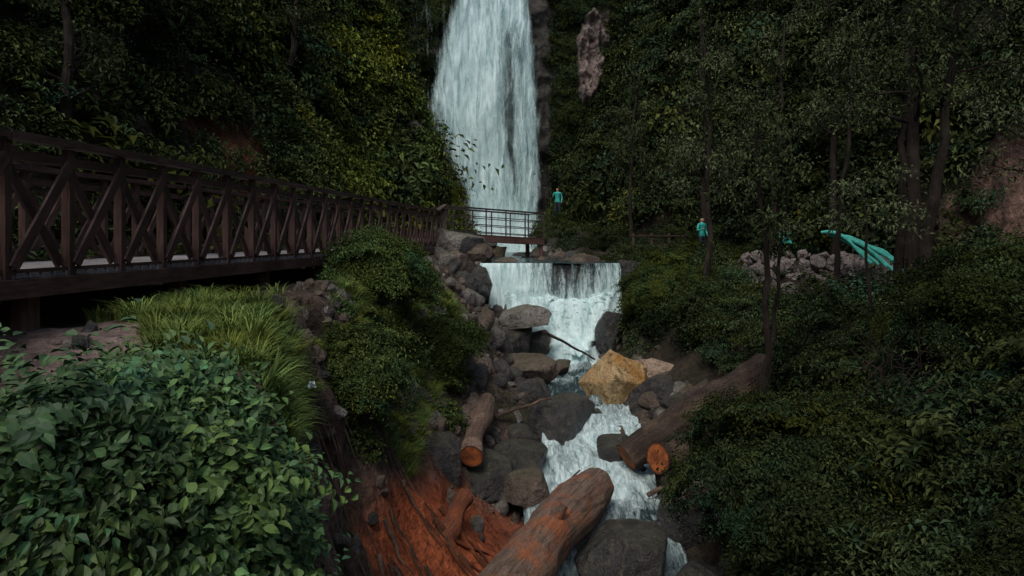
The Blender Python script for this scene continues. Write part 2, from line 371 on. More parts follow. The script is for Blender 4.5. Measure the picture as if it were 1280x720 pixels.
def casc(u,v):
    xx=-1.12+u*4.92
    zz=-.925-(v**1.25)*1.9
    yy=23.95-.18*np.sqrt(v)-.25*v-.14*fbm(np.stack([xx*3,v,v],1),1,3,5)*v
    return np.stack([xx,yy,zz],1)
def casc_a(u,v,P):
    d=.44+.5*sstep(.5,.1,u)+.12*sstep(.85,.95,u)+.35*v-.42*sstep(.42,.6,u)*sstep(.88,.6,u)*(1-v)+.2*fbm(P*np.array([1,1,.3]),1.5,3,3)
    return {'dens':d,'flow':np.stack([P[:,0]*1.3,P[:,2]*1.2,u*0],1)}
sheet('curtain',np.linspace(0,1,120),np.linspace(0,1,50),casc,[M_casc],casc_a,CA)
def foam(u,v):
    cl=I(v,[0,.3,.6,1],[-.75,.1,.45,.55]); cr=I(v,[0,.3,.6,1],[3.9,3.4,2.75,2.55])
    xx=cl+(cr-cl)*u; P=np.stack([xx,v*3,v*0],1); n=fbm(P,1.3,5,77,.6)
    yy=23.75-1.7*v-.5*n; zz=-1.9-2.2*v**.85-.6*n*np.sin(np.clip(v,0,1)*3.1)+.18*np.sin(v*9+n*3)*(v<.95)
    return np.stack([xx,yy,zz],1)
sheet('foam',np.linspace(0,1,150),np.linspace(0,1.02,130),foam,[M_casc],lambda u,v,P:{'dens':1.1*sstep(0,.12,u)*sstep(1,.86,u)*(.78+.25*v)+.2*fbm(P,1.6,3,5),'flow':np.stack([P[:,0]*.9,P[:,2]*1.6,u*0],1)},CA)
spray_sheet((1.4,22.0,-3.4),1.25,.75,4,CA,.8,.2); spray_sheet((.3,22.9,-2.2),1.2,.8,5,CA,.55,.2)
def weir():
    us=np.linspace(-1.5,4.3,80); vs=np.linspace(0,1,40)
    def fn(u,v): 
        zz=-1.0-3.2*v; yy=24.02-.15*v-.15*fbm(np.stack([u,zz,u*0],1),1.5,4,13)*(v>.05)
        return np.stack([u,yy,zz],1)
    sheet('weir_wall',us,vs,fn,[M_concrete])
weir()

# ------------------------------------------------------------ boulders
import bmesh
_ico={}
def ico(sub):
    if sub not in _ico:
        bm=bmesh.new(); bmesh.ops.create_icosphere(bm,subdivisions=sub,radius=1); 
        _ico[sub]=(np.array([v.co[:] for v in bm.verts]),np.array([[v.index for v in f.verts] for f in bm.faces])); bm.free()
    return _ico[sub]
def rockverts(seed,sub=5,cuts=16,lo=.50):
    v,f=ico(sub); v=v.copy(); r=np.random.default_rng(seed); v*=(1+.16*fbm(v+seed,1.2,3,seed+7))[:,None]
    for i in range(cuts):
        n=r.normal(size=3); n/=np.linalg.norm(n); d=r.uniform(lo,.85); s=v@n-d; v-=np.where(s>0,s*.95,0)[:,None]*n
    v*=(1+.06*fbm(v+seed,2.2,4,seed)+.06*fbm(v+seed,5,5,seed+2))[:,None]*1.14
    return v,f
def boulder(loc,dim,mat,seed,name='boulder',rot=None):
    v,f=rockverts(seed,5,lo=.68 if mat is R_gold else .5); v=v*np.array(dim)*.58
    o=add_obj(name,make_mesh(name,v,f,[mat]),None,loc); r=np.random.default_rng(seed+99)
    o.rotation_euler=rot if rot else (r.uniform(-.25,.25),r.uniform(-.25,.25),r.uniform(-.5,.5)); return o
BL=[((2.80,18.4,-4.0),(1.7,1.5,1.6),R_gold),((3.9,19.3,-3.85),(1.5,1.1,.95),R_tan),((3.75,17.8,-4.45),(1.6,1.3,1.35),R_dark),
((1.04,16.2,-4.5),(1.8,1.4,1.3),R_dark),((2.25,14.8,-4.68),(.8,.8,.85),R_dark),((1.85,10.8,-5.1),(1.35,1.5,1.2),R_dark),
((.45,22.1,-2.6),(2.0,1.4,.8),R_grey),((-.1,21.8,-3.35),(1.6,1.3,1.2),R_dark),((.9,22.2,-3.5),(.9,.8,.9),R_dark),((-1.13,22.9,-1.65),(1.3,1.2,1.4),R_dark),
((-2.0,24.6,-.35),(1.9,1.4,1.2),R_grey),((-1.9,22.4,-1.2),(1.3,1.2,1.2),R_brown),((-1.25,24.6,-.7),(1.,1,1.),R_brown),
((0.1,19.2,-3.75),(2.0,1.3,.95),R_brown),((-.9,18.5,-3.7),(1.3,1.1,1.),R_brown),((-.75,13.3,-5.0),(1.7,1.4,1.3),R_dark),((.1,14.2,-4.75),(1.3,1.2,1.1),R_dark),
((.35,12.9,-4.85),(.95,.8,.8),R_brown),((-1.55,12.8,-4.35),(1.2,1.2,1.2),R_dark),((3.35,22.5,-3.2),(1.4,1.3,1.8),R_dark),((1.5,21,-4.0),(.6,.5,.4),R_brown),
((3.0,12.0,-5.0),(1.1,1.,.8),R_dark),((.75,20.3,-4.05),(.8,.6,.55),R_brown),((.35,17.6,-4.2),(1.2,.8,.7),R_dark),((4.5,16.6,-4.1),(1.2,1.1,1.),R_brown),
((.3,11.2,-5.2),(.8,.7,.6),R_dark),((3.3,15.3,-4.6),(1.,.9,.8),R_dark),((-1.9,20.2,-1.9),(1.2,1,1.),R_brown),((4.4,24.2,-1.2),(1.1,1,.9),R_dark),((2.8,9.6,-5.2),(1.1,1.,1.),R_dark),((.6,9.2,-5.5),(.9,.9,.8),R_dark),
((2.4,36,.35),(1.8,1.5,1.3),R_brown),((-5.0,35.0,5.4),(1.0,.8,.9),R_grey),((2.1,17.0,-4.45),(.5,.45,.35),R_dark),((1.35,12.3,-5.1),(.6,.5,.5),R_dark)]
for i,(l,d,m) in enumerate(BL): boulder(l,d,m,100+i)

# ------------------------------------------------------------ instancing
def euler_from(nrm,mixup):
    out=np.zeros((len(nrm),3))
    for i,n in enumerate(nrm):
        n=Vector(n)*(1-mixup)+Vector((0,0,1))*mixup; n.normalize()
        q=n.to_track_quat('Z','Y'); e=(q.to_matrix()@Matrix.Rotation(rng.uniform(0,6.283),3,'Z')).to_euler(); out[i]=e[:]
    return out
def scatter(name,meshes,pts,rots,scl,icol,parent=None):
    col=bpy.data.collections.new(name+'_parts')
    for i,m in enumerate(meshes): col.objects.link(bpy.data.objects.new('%s_part_%02d'%(name,i),m))
    n=len(pts); me=bpy.data.meshes.new(name); me.vertices.add(n); me.vertices.foreach_set('co',np.asarray(pts,dtype=np.float32).ravel())
    a=me.attributes.new('rot','FLOAT_VECTOR','POINT'); a.data.foreach_set('vector',np.asarray(rots,dtype=np.float32).ravel())
    a=me.attributes.new('scl','FLOAT','POINT'); a.data.foreach_set('value',np.asarray(scl,dtype=np.float32))
    a=me.attributes.new('idx','INT','POINT'); a.data.foreach_set('value',rng.integers(0,len(meshes),n).astype(np.int32))
    a=me.attributes.new('icol','FLOAT_VECTOR','POINT'); a.data.foreach_set('vector',np.asarray(icol,dtype=np.float32).ravel())
    o=add_obj(name,me,parent)
    g=bpy.data.node_groups.new(name,'GeometryNodeTree'); g.interface.new_socket('Geometry',in_out='INPUT',socket_type='NodeSocketGeometry'); g.interface.new_socket('Geometry',in_out='OUTPUT',socket_type='NodeSocketGeometry')
    gi=g.nodes.new('NodeGroupInput'); go=g.nodes.new('NodeGroupOutput'); ip=g.nodes.new('GeometryNodeInstanceOnPoints'); ci=g.nodes.new('GeometryNodeCollectionInfo')
    ci.inputs['Collection'].default_value=col; ci.inputs['Separate Children'].default_value=True; ci.inputs['Reset Children'].default_value=True
    def na(nm,ty):
        x=g.nodes.new('GeometryNodeInputNamedAttribute'); x.data_type=ty; x.inputs['Name'].default_value=nm; return [s for s in x.outputs if s.enabled and s.name=='Attribute'][0]
    L=g.links.new; L(gi.outputs[0],ip.inputs['Points']); L(ci.outputs[0],ip.inputs['Instance']); ip.inputs['Pick Instance'].default_value=True
    L(na('idx','INT'),ip.inputs['Instance Index']); L(na('rot','FLOAT_VECTOR'),ip.inputs['Rotation']); L(na('scl','FLOAT'),ip.inputs['Scale']); L(ip.outputs[0],go.inputs[0])
    md=o.modifiers.new('scatter','NODES'); md.node_group=g
    return o
def norm(v): return v/(np.linalg.norm(v,axis=1)[:,None]+1e-9)
def leaves(pos,d,nr,L,W,shape='simple',fold=.18,rg=rng):
    n=len(pos); d=norm(d); s=norm(np.cross(d,nr)); nn=np.cross(s,d)
    L=np.broadcast_to(L,(n,))[:,None]; W=np.broadcast_to(W,(n,))[:,None]
    if shape=='simple':
        T=[(0,0,0),(-.5,.42,fold),(0,1,-.12),(.5,.42,fold)]; F=[(0,3,2),(0,2,1)]
    else:
        T=[(0,0,0),(-.38,.2,.10),(-.5,.45,.13),(-.26,.76,.02),(0,1,-.22),(.26,.76,.02),(.5,.45,.13),(.38,.2,.10),(0,.25,0),(0,.6,-.05)]
        F=[(0,8,1),(1,8,9,2),(2,9,3),(3,9,4),(0,7,8),(7,6,9,8),(6,5,9),(5,4,9)]
    V=np.stack([pos+s*W*a+d*L*b+nn*L*c for a,b,c in T],1).reshape(-1,3)
    k=len(T); base=np.arange(n)*k
    fl=[]
    for f in F: fl+= (base[:,None]+np.array(f)[None,:]).tolist()
    lv=np.repeat(rg.random(n)**1.3,k)
    return V,fl,lv
def clump(name,n,R,L,W,mat,shape='simple',seed=0,flat=.75,droop=.35):
    r=np.random.default_rng(seed); u=norm(r.normal(size=(n,3))); u[:,2]=np.abs(u[:,2])*1.05-.25; u=norm(u)
    lump=1+.38*vn(u*2.2+seed*3.1,seed)
    rad=R*(.40+.60*r.random(n)**.5)*lump
    P=u*rad[:,None]*np.array([1,1,flat])
    d=u+r.normal(size=(n,3))*.55; d[:,2]-=droop
    nr=u*.5+np.array([0,0,.9])+r.normal(size=(n,3))*.4
    V,F,lv=leaves(P,d,nr,L*r.uniform(.6,1.25,n),W*r.uniform(.7,1.2,n),shape,rg=r)
    return make_mesh(name,V,F,[mat],None,False,{'lv':lv})
def spray(name,stems,H,L,W,mat,seed,per=16,shape='simple'):
    r=np.random.default_rng(seed); Ps=[];Ds=[];Ns=[]
    for i in range(stems):
        a=r.uniform(0,6.28); h=H*r.uniform(.5,1.15); rr=h*r.uniform(.35,.95); dx=np.array([math.cos(a),math.sin(a),0])
        for j in range(per):
            t=.2+.8*(j+r.random()*.5)/per; p=dx*rr*t*t*1.1+np.array([0,0,h*(t-.45*t**3)]); 
            sd=np.array([-dx[1],dx[0],0])*(1 if j%2 else -1)
            Ps.append(p+r.normal(size=3)*.02*H); Ds.append(sd+dx*.6+np.array([0,0,-.25])+r.normal(size=3)*.2); Ns.append(np.array([0,0,1])+dx*.4+r.normal(size=3)*.2)
    n=len(Ps); V,F,lv=leaves(np.array(Ps),np.array(Ds),np.array(Ns),L*r.uniform(.6,1.2,n),W*r.uniform(.7,1.1,n),shape,rg=r)
    return make_mesh(name,V,F,[mat],None,False,{'lv':lv})
far_cl=[clump('hill_leaf_clump%d'%i,330,.62,.15,.08,M_leaf,seed=i+10) for i in range(4)]+[spray('hill_spray%d'%i,20,1.1,.17,.07,M_leaf,i,13) for i in range(3)]
fine_cl=[clump('fine_leaf_clump%d'%i,520,.42,.07,.038,M_leaf,seed=i+20) for i in range(4)]+[spray('fine_spray%d'%i,22,.75,.085,.036,M_leaf,i+5,17) for i in range(3)]
med_cl=[clump('slope_leaf_clump%d'%i,380,.42,.09,.052,M_leaf,seed=i+25,droop=.6) for i in range(3)]+[spray('slope_spray%d'%i,18,.7,.10,.045,M_leaf,i+9,14) for i in range(2)]
broad_cl=[clump('broad_leaf_clump%d'%i,300,.30,.062,.041,M_broad,'ovate',seed=i+30,droop=.7,flat=.85) for i in range(4)]+[spray('broad_spray%d'%i,12,.5,.07,.045,M_broad,i+40,12,'ovate') for i in range(2)]
def tuft(name,n,H,seed):
    r=np.random.default_rng(seed); a=r.uniform(0,6.28,n); rr=r.random(n)*.12; P=np.stack([np.cos(a)*rr,np.sin(a)*rr,a*0-.02],1)
    V=[];F=[];lv=[];k=0
    for i in range(n):
        h=H*r.uniform(.5,1.1); b=r.uniform(.2,.9)*h; dx,dy=math.cos(a[i]),math.sin(a[i]); w=.006*r.uniform(.8,1.6); l=r.random()
        for j,t in enumerate((0,.35,.7,1)):
            c=P[i]+np.array([dx*b*t*t,dy*b*t*t,h*(t-.35*t*t*t)]); ww=w*(1-t*.92)
            V+= [c+np.array([-dy,dx,0])*ww,c-np.array([-dy,dx,0])*ww]; lv+=[l,l]
            if j: F.append((k+2*j-2,k+2*j-1,k+2*j+1,k+2*j))
        k+=8
    return make_mesh(name,V,F,[M_grass],None,False,{'lv':lv})
tufts=[tuft('grass_tuft%d'%i,70,.34,i) for i in range(4)]
a_=TV[TF[:,0]];b_=TV[TF[:,1]];c_=TV[TF[:,2]];d_=TV[TF[:,3]]
cr=np.cross(c_-a_,d_-b_); area=.5*np.linalg.norm(cr,axis=1); fn_=norm(cr); cen=(a_+b_+c_+d_)/4
def sample(mask,dens):
    id=np.nonzero(mask)[0]; w=area[id]; n=int(w.sum()*dens); ch=rng.choice(id,n,p=w/w.sum()); u=rng.random((n,1));v=rng.random((n,1))
    P=(a_[ch]*(1-u)+b_[ch]*u)*(1-v)+(d_[ch]*(1-u)+c_[ch]*u)*v
    return P,fn_[ch]
X_,Y_,Z_=cen.T
view=(Y_>2)&(np.abs(X_)<Y_*.78+2.)
def tint(P,base,amp=.35,seed=0):
    n=fbm(P,.5,3,80+seed); n3=fbm(P,1.6,2,70+seed); k=np.clip(1+1.3*amp*n+.4*n3+rng.normal(0,.2,len(P)),.25,3)[:,None]
    w=rng.normal(0,.14,(len(P),1)); return np.clip(np.array(base)*k*np.concatenate([1+w,1+w*.2,1-w],1),.05,5)
# left hill
m=view&(X_<H_x(Y_)+.1)&(Z_<Y_*.36+1.5)&(Y_<47)
P,nr=sample(m,2.2); keep=(ell(*SOIL,P=P)+.4*rng.normal(size=len(P))>.95)&(fbm(P,.8,3,33)>-.45); P=P[keep];nr=nr[keep]
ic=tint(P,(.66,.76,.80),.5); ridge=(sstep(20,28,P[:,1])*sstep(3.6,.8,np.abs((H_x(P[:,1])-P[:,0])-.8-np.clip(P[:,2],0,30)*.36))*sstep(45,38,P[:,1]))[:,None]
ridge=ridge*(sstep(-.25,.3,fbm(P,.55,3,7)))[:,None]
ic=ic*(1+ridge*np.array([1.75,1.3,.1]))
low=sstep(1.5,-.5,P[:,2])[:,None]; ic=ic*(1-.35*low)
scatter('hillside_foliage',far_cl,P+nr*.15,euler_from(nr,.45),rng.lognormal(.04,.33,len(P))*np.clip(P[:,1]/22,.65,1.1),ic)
# right cliff
m=view&(X_>C_x(Y_)-.2)&(Z_<Y_*.36+1.5)&(Y_<48.5)
P,nr=sample(m,1.8); keep=(ell(*ROCKR,P=P)+.3*rng.normal(size=len(P))>1.0)&~((P[:,0]<2.4)&(P[:,1]>44))&(fbm(P,.8,3,34)>-.45); P=P[keep];nr=nr[keep]
scatter('cliff_foliage',far_cl,P+nr*.1,euler_from(nr,.45),rng.lognormal(.06,.35,len(P))*np.clip(P[:,1]/24,.7,1.1),tint(P,(.60,.68,.80),.55,3))
cx_=rng.uniform(-16,8.5,2000); cz_=rng.uniform(-.5,18,2000); keep=(fall_dens(cx_,cz_)<.05)&((cx_<-3.2-.12*np.clip(12-cz_,0,12))|(cx_>2.9))&(((cx_-5.6-.12*(cz_-13))/1.0)**2+((cz_-12.8)/3.6)**2>1+.3*rng.normal(size=2000))
cx_=cx_[keep];cz_=cz_[keep]; P=np.stack([cx_,cliffY(cx_,cz_)-.1-.7*(np.abs(cx_-5.6)<2)*(cz_>8),cz_],1)
scatter('cliff_ferns',far_cl,P,euler_from(np.tile([0,-1,.3],(len(P),1)),.3),rng.uniform(.5,1.2,len(P)),tint(P,(.5,.58,.6),.5,5))
# right bank slopes
xr=S_c(Y_)+S_w(Y_)
m=view&(X_>xr+.35+.5*(Y_>9))&(X_<C_x(Y_))&(Y_<34)
P,nr=sample(m,4.2); P2,nr2=sample(m&(Y_<9.5),7.); P=np.concatenate([P,P2]); nr=np.concatenate([nr,nr2])
logz=((P[:,1]>11.8)&(P[:,1]<15.6)&(P[:,0]<5.6))|((P[:,1]>15)&(P[:,1]<20)&(P[:,0]<4.9))
work=(P[:,0]>7.2)&(P[:,0]<13.3)&(P[:,1]>18.5)&(P[:,1]<27)
keep=~logz&~(work&(rng.random(len(P))<.93))&((P[:,1]<24)|(rng.random(len(P))<.4))&~((P[:,1]>24)&(P[:,0]<S_c(P[:,1])+S_w(P[:,1])+1.0))
P=P[keep];nr=nr[keep]
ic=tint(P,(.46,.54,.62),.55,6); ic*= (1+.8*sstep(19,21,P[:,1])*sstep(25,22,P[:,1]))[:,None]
dz=.05+.4*rng.random(len(P))
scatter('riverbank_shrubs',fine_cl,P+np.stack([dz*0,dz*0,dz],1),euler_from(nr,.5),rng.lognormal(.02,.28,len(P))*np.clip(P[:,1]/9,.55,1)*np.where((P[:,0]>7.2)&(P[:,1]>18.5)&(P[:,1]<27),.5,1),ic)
# left bank slopes
xl=S_c(Y_)-S_w(Y_)
m=view&(X_<xl-.9)&(X_>-9)&(X_>H_x(Y_))&(Y_>5.5)&(Y_<24)
P,nr=sample(m,5.5)
g=fbm(P,.55,3,91); brx=-4.5+.1*(P[:,1]-6)
under=(P[:,0]<brx+.35)
xl_=S_c(P[:,1])-S_w(P[:,1]); tn=(xl_-P[:,0])/(xl_-L_x(P[:,1]))
keep=~under&(g>-.05+.35*(P[:,1]>17)*1.0-.2*((P[:,1]>12)&(P[:,1]<17)))&(tn<1.2)&~((tn<.66)&(P[:,1]<13.5))&~((P[:,1]<10))&~((P[:,1]<12)&(tn>1.0))&~((tn<.55)&(P[:,1]>13))&~((P[:,1]>19)&(tn<.9))
Pv=P[keep];nv=nr[keep]
scatter('bank_vines',med_cl,Pv+nv*.05,euler_from(nv,.4),rng.uniform(.4,.9,len(Pv)),tint(Pv,(.72,.85,.75),.4,8))
keep=(P[:,0]<brx-2.4)
Pb=P[keep];nb=nr[keep]; scatter('bridge_side_shrubs',far_cl,Pb+nb*.15,euler_from(nb,.6),rng.uniform(.4,.9,len(Pb)),tint(Pb,(.7,.78,.75),.4,8))
# grass
P,nr=sample(view&(X_<xl-1.2)&(X_>-8)&(Y_>4.8)&(Y_<22),48)
brx=-4.5+.1*(P[:,1]-6); xl_=S_c(P[:,1])-S_w(P[:,1]); tn=(xl_-P[:,0])/(xl_-L_x(P[:,1])); g=fbm(P,.8,3,95)
keep=(P[:,0]>brx+.05)&(tn>.62)&(g>-.12+.25*(P[:,0]<brx+.9)*(P[:,1]>8))&~((P[:,1]<7.)&(P[:,0]<-.56*P[:,1]+.1*g))&~((P[:,1]<11)&(tn<.90))&~((P[:,1]>18))
P=P[keep];nr=nr[keep]; scatter('grass',tufts,P,euler_from(nr,.6),rng.uniform(.4,1.15,len(P)),tint(P,(.92,.98,.9),.3,9))
def bush(name,meshes,c,r,n,sc,base,seed):
    rg=np.random.default_rng(seed); u=norm(rg.normal(size=(n,3))); u[:,2]=np.where(u[:,2]<-.3,-u[:,2],u[:,2])
    k=(.5+.5*rg.random(n)**.4)*(1+.45*vn(u*1.7+seed,seed)); P=np.array(c)+u*np.array(r)*k[:,None]
    return scatter(name,meshes,P,euler_from(u,.4),rg.uniform(*sc,n),tint(P,base,.35,seed))
bush('round_bush',fine_cl,(-2.75,13.6,-.85),(.95,.95,.72),120,(.5,.9),(1.0,1.18,1.0),3)
bush('round_bush',fine_cl,(-2.35,10.4,-2.25),(.65,.6,.65),70,(.45,.8),(.8,.92,.8),4)
bush('round_bush',fine_cl,(-1.7,15.0,-2.6),(.9,.85,.65),85,(.45,.8),(.72,.84,.7),5)
bush('round_bush',fine_cl,(4.6,21.3,-1.85),(1.1,1.0,.95),120,(.55,.95),(.88,1.0,.8),6)
bush('round_bush',fine_cl,(5.9,20.5,-2.2),(1.3,1.1,1.0),120,(.55,.95),(.7,.8,.7),7)
bush('round_bush',fine_cl,(4.0,9.3,-3.5),(1.4,1.3,1.0),150,(.55,1.),(.5,.57,.6),8)
bush('round_bush',fine_cl,(7.6,10.4,-1.5),(1.5,1.4,1.2),150,(.55,1.),(.42,.5,.52),9)
bush('round_bush',far_cl,(2.3,34.6,.1),(1.1,.7,.9),30,(.4,.7),(.6,.65,.5),12)
bush('round_bush',far_cl,(7.2,25.8,-.85),(1.3,.6,.5),30,(.35,.6),(.6,.65,.5),13)
# near broadleaf bush
m=(Y_>2.8)&(Y_<5.7)&(X_>-6.2)&(X_<-1.0)&(X_<-.355*Y_)
P,nr=sample(m,50)
topz=I(P[:,0]/P[:,1],[-1,-.75,-.66,-.55,-.48,-.42,-.35],[-.32,-.30,-.265,-.225,-.225,-.28,-.42])*P[:,1]
keep=(P[:,2]<topz+.35)&~((P[:,1]>4.9)&(P[:,0]/P[:,1]<-.58)); P=P[keep]; topz=topz[keep]
k=rng.random(len(P))**.5; top=np.maximum(topz-.05,P[:,2]*.0+P[:,2]-.25); P[:,2]=P[:,2]-.25+(np.minimum(top,P[:,2]+1.35)-P[:,2]+.25)*k
P+=.18*np.stack([fbm(P,1.5,3,3),fbm(P,1.5,3,4),fbm(P,2,3,5)],1)
n=norm(np.stack([.45+0*P[:,0],-.5+0*P[:,0],.8+0*P[:,0]],1)+rng.normal(size=P.shape)*.35)
scatter('broadleaf_bush',broad_cl,P,euler_from(n,.3),rng.uniform(.65,1.2,len(P)),tint(P,(.72,.88,.75),.4,11))
# small stones
stones=[make_mesh('stone%d'%i,rockverts(300+i,3,14)[0]*.5*np.array([1,.8,.6]),rockverts(300+i,3,14)[1],[[R_brown,R_dark,R_dark,R_brown,R_grey][i%5]]) for i in range(10)]
m=(Y_>6)&(Y_<24.5)&(X_>S_c(Y_)-S_w(Y_)-4.2)&(X_<S_c(Y_)+S_w(Y_)+1.8)&(Z_>-6)
P,nr=sample(m,9.); tn=np.abs(P[:,0]-S_c(P[:,1]))/S_w(P[:,1]); keep=((tn>.8)|(rng.random(len(P))<.12))&~((P[:,1]>22.3)&(P[:,0]>-1.2)&(P[:,0]<4)); keep&=~((P[:,1]<11.5)&(P[:,0]<.3)&(P[:,2]<-2.5)&(rng.random(len(P))<.85)); P=P[keep]; nr=nr[keep]
s=np.clip(rng.lognormal(-1.5,.7,len(P)),.06,1.1); s=np.where(((P[:,0]<L_x(P[:,1])+.6)&(P[:,1]<19))|((P[:,1]<11)&(P[:,0]<.3)),np.clip(s,.05,.28),s)
scatter('river_stones',stones,P,rng.uniform(0,6.28,P.shape),s,np.ones_like(P))
P,nr=sample((Y_>25)&(Y_<46)&(np.abs(np.abs(X_-S_c(Y_))-S_w(Y_))<.9)&(Z_<1),3.0)
scatter('pool_edge_rocks',[make_mesh('edge_rock%d'%i,rockverts(320+i,4)[0]*.5,rockverts(320+i,4)[1],[[R_brown,R_dark,R_grey][i%3]]) for i in range(5)],P,rng.uniform(0,6.28,P.shape),rng.uniform(.25,1.2,len(P)),np.ones_like(P))
n=620; px=rng.uniform(7.7,12.8,n); py=22.6+rng.uniform(-1.8,1.4,n); top=-.38-.05*(px-10.2)**2-.55*np.abs(py-23.2)+.2*fbm(np.stack([px,py,px*0],1),1,3,6); pz=top-rng.random(n)*1.2-.05
scatter('rock_pile',[make_mesh('pile_rock%d'%i,rockverts(340+i,4)[0]*.5*np.array([1,.8,.55]),rockverts(340+i,4)[1],[R_pile]) for i in range(5)],np.stack([px,py,pz],1),rng.uniform(0,6.28,(n,3)),np.clip(rng.lognormal(-1.1,.5,n),.1,.9),np.ones((n,3)))

# ------------------------------------------------------------ footbridge
FB=empty('wooden_footbridge'); BW=2.3
def bp(y,off=0.,z=0.):
    x=-4.5+.1*(y-6) if y<=25 else -2.6-.03*(y-25)
    dz=-.30 if y<25 else -.30+.45*(y-25)/3.
    return (x-off,y,dz+z)
near=MB();far_=MB();deck=MB();sub=MB()
ys=[3+.76*i for i in range(33)]
for mb,off in ((near,0.),(far_,BW)):
    for i in range(len(ys)-1):
        y0,y1=ys[i],ys[i+1]
        j=lambda:rng.uniform(-.01,.01)
        beam(mb,bp(y0,off,-.22),bp(y0,off,1.17+j()),.085,.085)
        beam(mb,bp(y0+.04,off-.05,.02+j()),bp(y1-.04,off-.05,1.02+j()),.03,.10)
        beam(mb,bp(y0+.04,off+.05,1.02+j()),bp(y1-.04,off+.05,.02+j()),.03,.10)
    for i in range(0,len(ys)-1,4):
        e=min(i+4,len(ys)-1)
        beam(mb,bp(ys[i],off,1.215),bp(ys[e]-.01,off,1.215+rng.uniform(-.008,.008)),.16,.07)
        beam(mb,bp(ys[i],off-.001,1.04),bp(ys[e]-.01,off-.001,1.04),.045,.09)
        beam(mb,bp(ys[i],off-.001,-.02),bp(ys[e]-.01,off-.001,-.02),.05,.05)
    for i in range(0,len(ys)-1,3):
        e=min(i+3,len(ys)-1); beam(sub,bp(ys[i],off+(.07 if off else -.03),-.17),bp(ys[e]-.01,off+(.07 if off else -.03),-.17),.12,.17)
y=3.0
while y<27.9:
    beam(deck,bp(y,-.03,-.055+rng.uniform(-.004,.004)),bp(y,BW+.05,-.055),.135,.05); y+=.146
for y in np.arange(4,27.5,2.4):
    for off in (.1,BW-.1): beam(sub,bp(y,off,-.26),bp(y,off,-1.6),.16,.16)
near.obj('railing_near',[M_rail],FB,False);far_.obj('railing_far',[M_rail],FB,False);deck.obj('deck_planks',[M_deck],FB,False);sub.obj('beams_and_piles',[M_rail],FB,False)
CB=empty('steel_footbridge'); a=MB();b=MB()
q0=np.array([-2.75,28.0,.15]);q1=np.array([1.4,30.0,-.1]); dv=q1-q0; sd=np.array([-dv[1],dv[0],0]);sd/=np.linalg.norm(sd)
for s in (0.,1.5):
    for i in range(6):
        p=q0+dv*i/5+sd*s; beam(a,p+[0,0,-.2],p+[0,0,1.1],.06,.06)
    for h,w in ((1.12,.07),(.78,.035),(.45,.035),(.14,.035)): beam(a,q0+sd*s+[0,0,h],q1+sd*s+[0,0,h],w,w)
    beam(b,q0+sd*s+[0,0,-.14],q1+sd*s+[0,0,-.14],.1,.24)
for h in (1.12,.78,.45,.14): beam(a,q1+[0,0,h],q1+sd*1.5+[0,0,h],.04,.04)
for t in np.linspace(0,1,32): beam(b,q0+dv*t-sd*.06+[0,0,.01],q0+dv*t+sd*1.56+[0,0,.01],.12,.05)
for t in (.02,.98):
    for s in (.1,1.4): beam(b,q0+dv*t+sd*s+[0,0,-.2],q0+dv*t+sd*s+[0,0,-1.8],.18,.18)
a.obj('railings',[M_steel],CB,False); b.obj('deck',[M_rail],CB,False)

# ------------------------------------------------------------ logs
def log(name,p0,p1,r0,r1,bark,seed,bend=.08,seg=36,stubs=0):
    mb=MB(); p0=np.array(p0,float);p1=np.array(p1,float); t=np.linspace(0,1,40); L=np.linalg.norm(p1-p0)
    pts=p0+(p1-p0)*t[:,None]; pts[:,2]+=np.sin(t*3.1)*bend*L*.3; pts[:,0]+=.03*np.sin(t*7+seed)
    tube(mb,pts,r0+(r1-r0)*t+.03*np.sin(t*9+seed),seg,0,True,1,.16,seed)
    rr=np.random.default_rng(seed)
    for i in range(stubs):
        k=rr.integers(6,34); d=norm(rr.normal(size=(1,3)))[0]; d[2]=abs(d[2]); r=r0*.2
        tube(mb,[pts[k],pts[k]+d*r0*1.1,pts[k]+d*r0*1.4],[r,r*.8,r*.7],10,0,True,1,.05,seed)
    return mb.obj(name,[bark,M_cut])
log('fallen_log',(-.45,8.3,-4.85),(1.5,12.5,-4.58),.46,.37,B_orange,1,.05,stubs=1)
log('fallen_log',(-.80,12.8,-4.12),(-.58,15.1,-3.62),.20,.215,B_log,2,.0)
log('fallen_log',(2.78,13.0,-4.22),(4.15,14.0,-4.35),.27,.36,B_dark,3,.0,stubs=1)
log('fallen_log',(2.35,13.9,-4.50),(5.6,14.9,-2.95),.33,.42,B_dark,4,.06,stubs=1)
log('fallen_log',(-1.2,10.5,-4.85),(-.78,11.6,-4.40),.17,.14,B_root,5,0)
log('fallen_log',(3.2,12.4,-4.75),(4.9,12.9,-4.2),.14,.17,B_dark,6,0)
def branch(name,pts,r,mat):
    mb=MB(); pts=np.array(pts,float); t=np.linspace(0,1,len(pts)); tt=np.linspace(0,1,24); P=np.stack([I(tt,t,pts[:,k]) for k in range(3)],1); P+=.03*np.stack([fbm(np.stack([tt*5,tt*0+k,tt*0],1),1,2,k) for k in range(3)],1)
    tube(mb,P,np.linspace(r,r*.5,24),8,0,True,0,.1,2); return mb.obj(name,[mat])
branch('driftwood_pole',[(1.0,21.3,-2.95),(2.6,21.5,-3.85)],.05,B_dark)
branch('driftwood_pole',[(-.35,15.2,-4.0),(.9,15.8,-3.72)],.05,B_log)
branch('driftwood_pole',[(2.6,13.0,-4.9),(4.4,13.3,-4.3)],.05,B_log)
branch('driftwood_pole',[(.6,12.0,-4.9),(1.3,13.2,-4.5)],.03,B_log)
def hz(q): return height(q[None,0],q[None,1])[0]
mb=MB(); rr=np.random.default_rng(5)
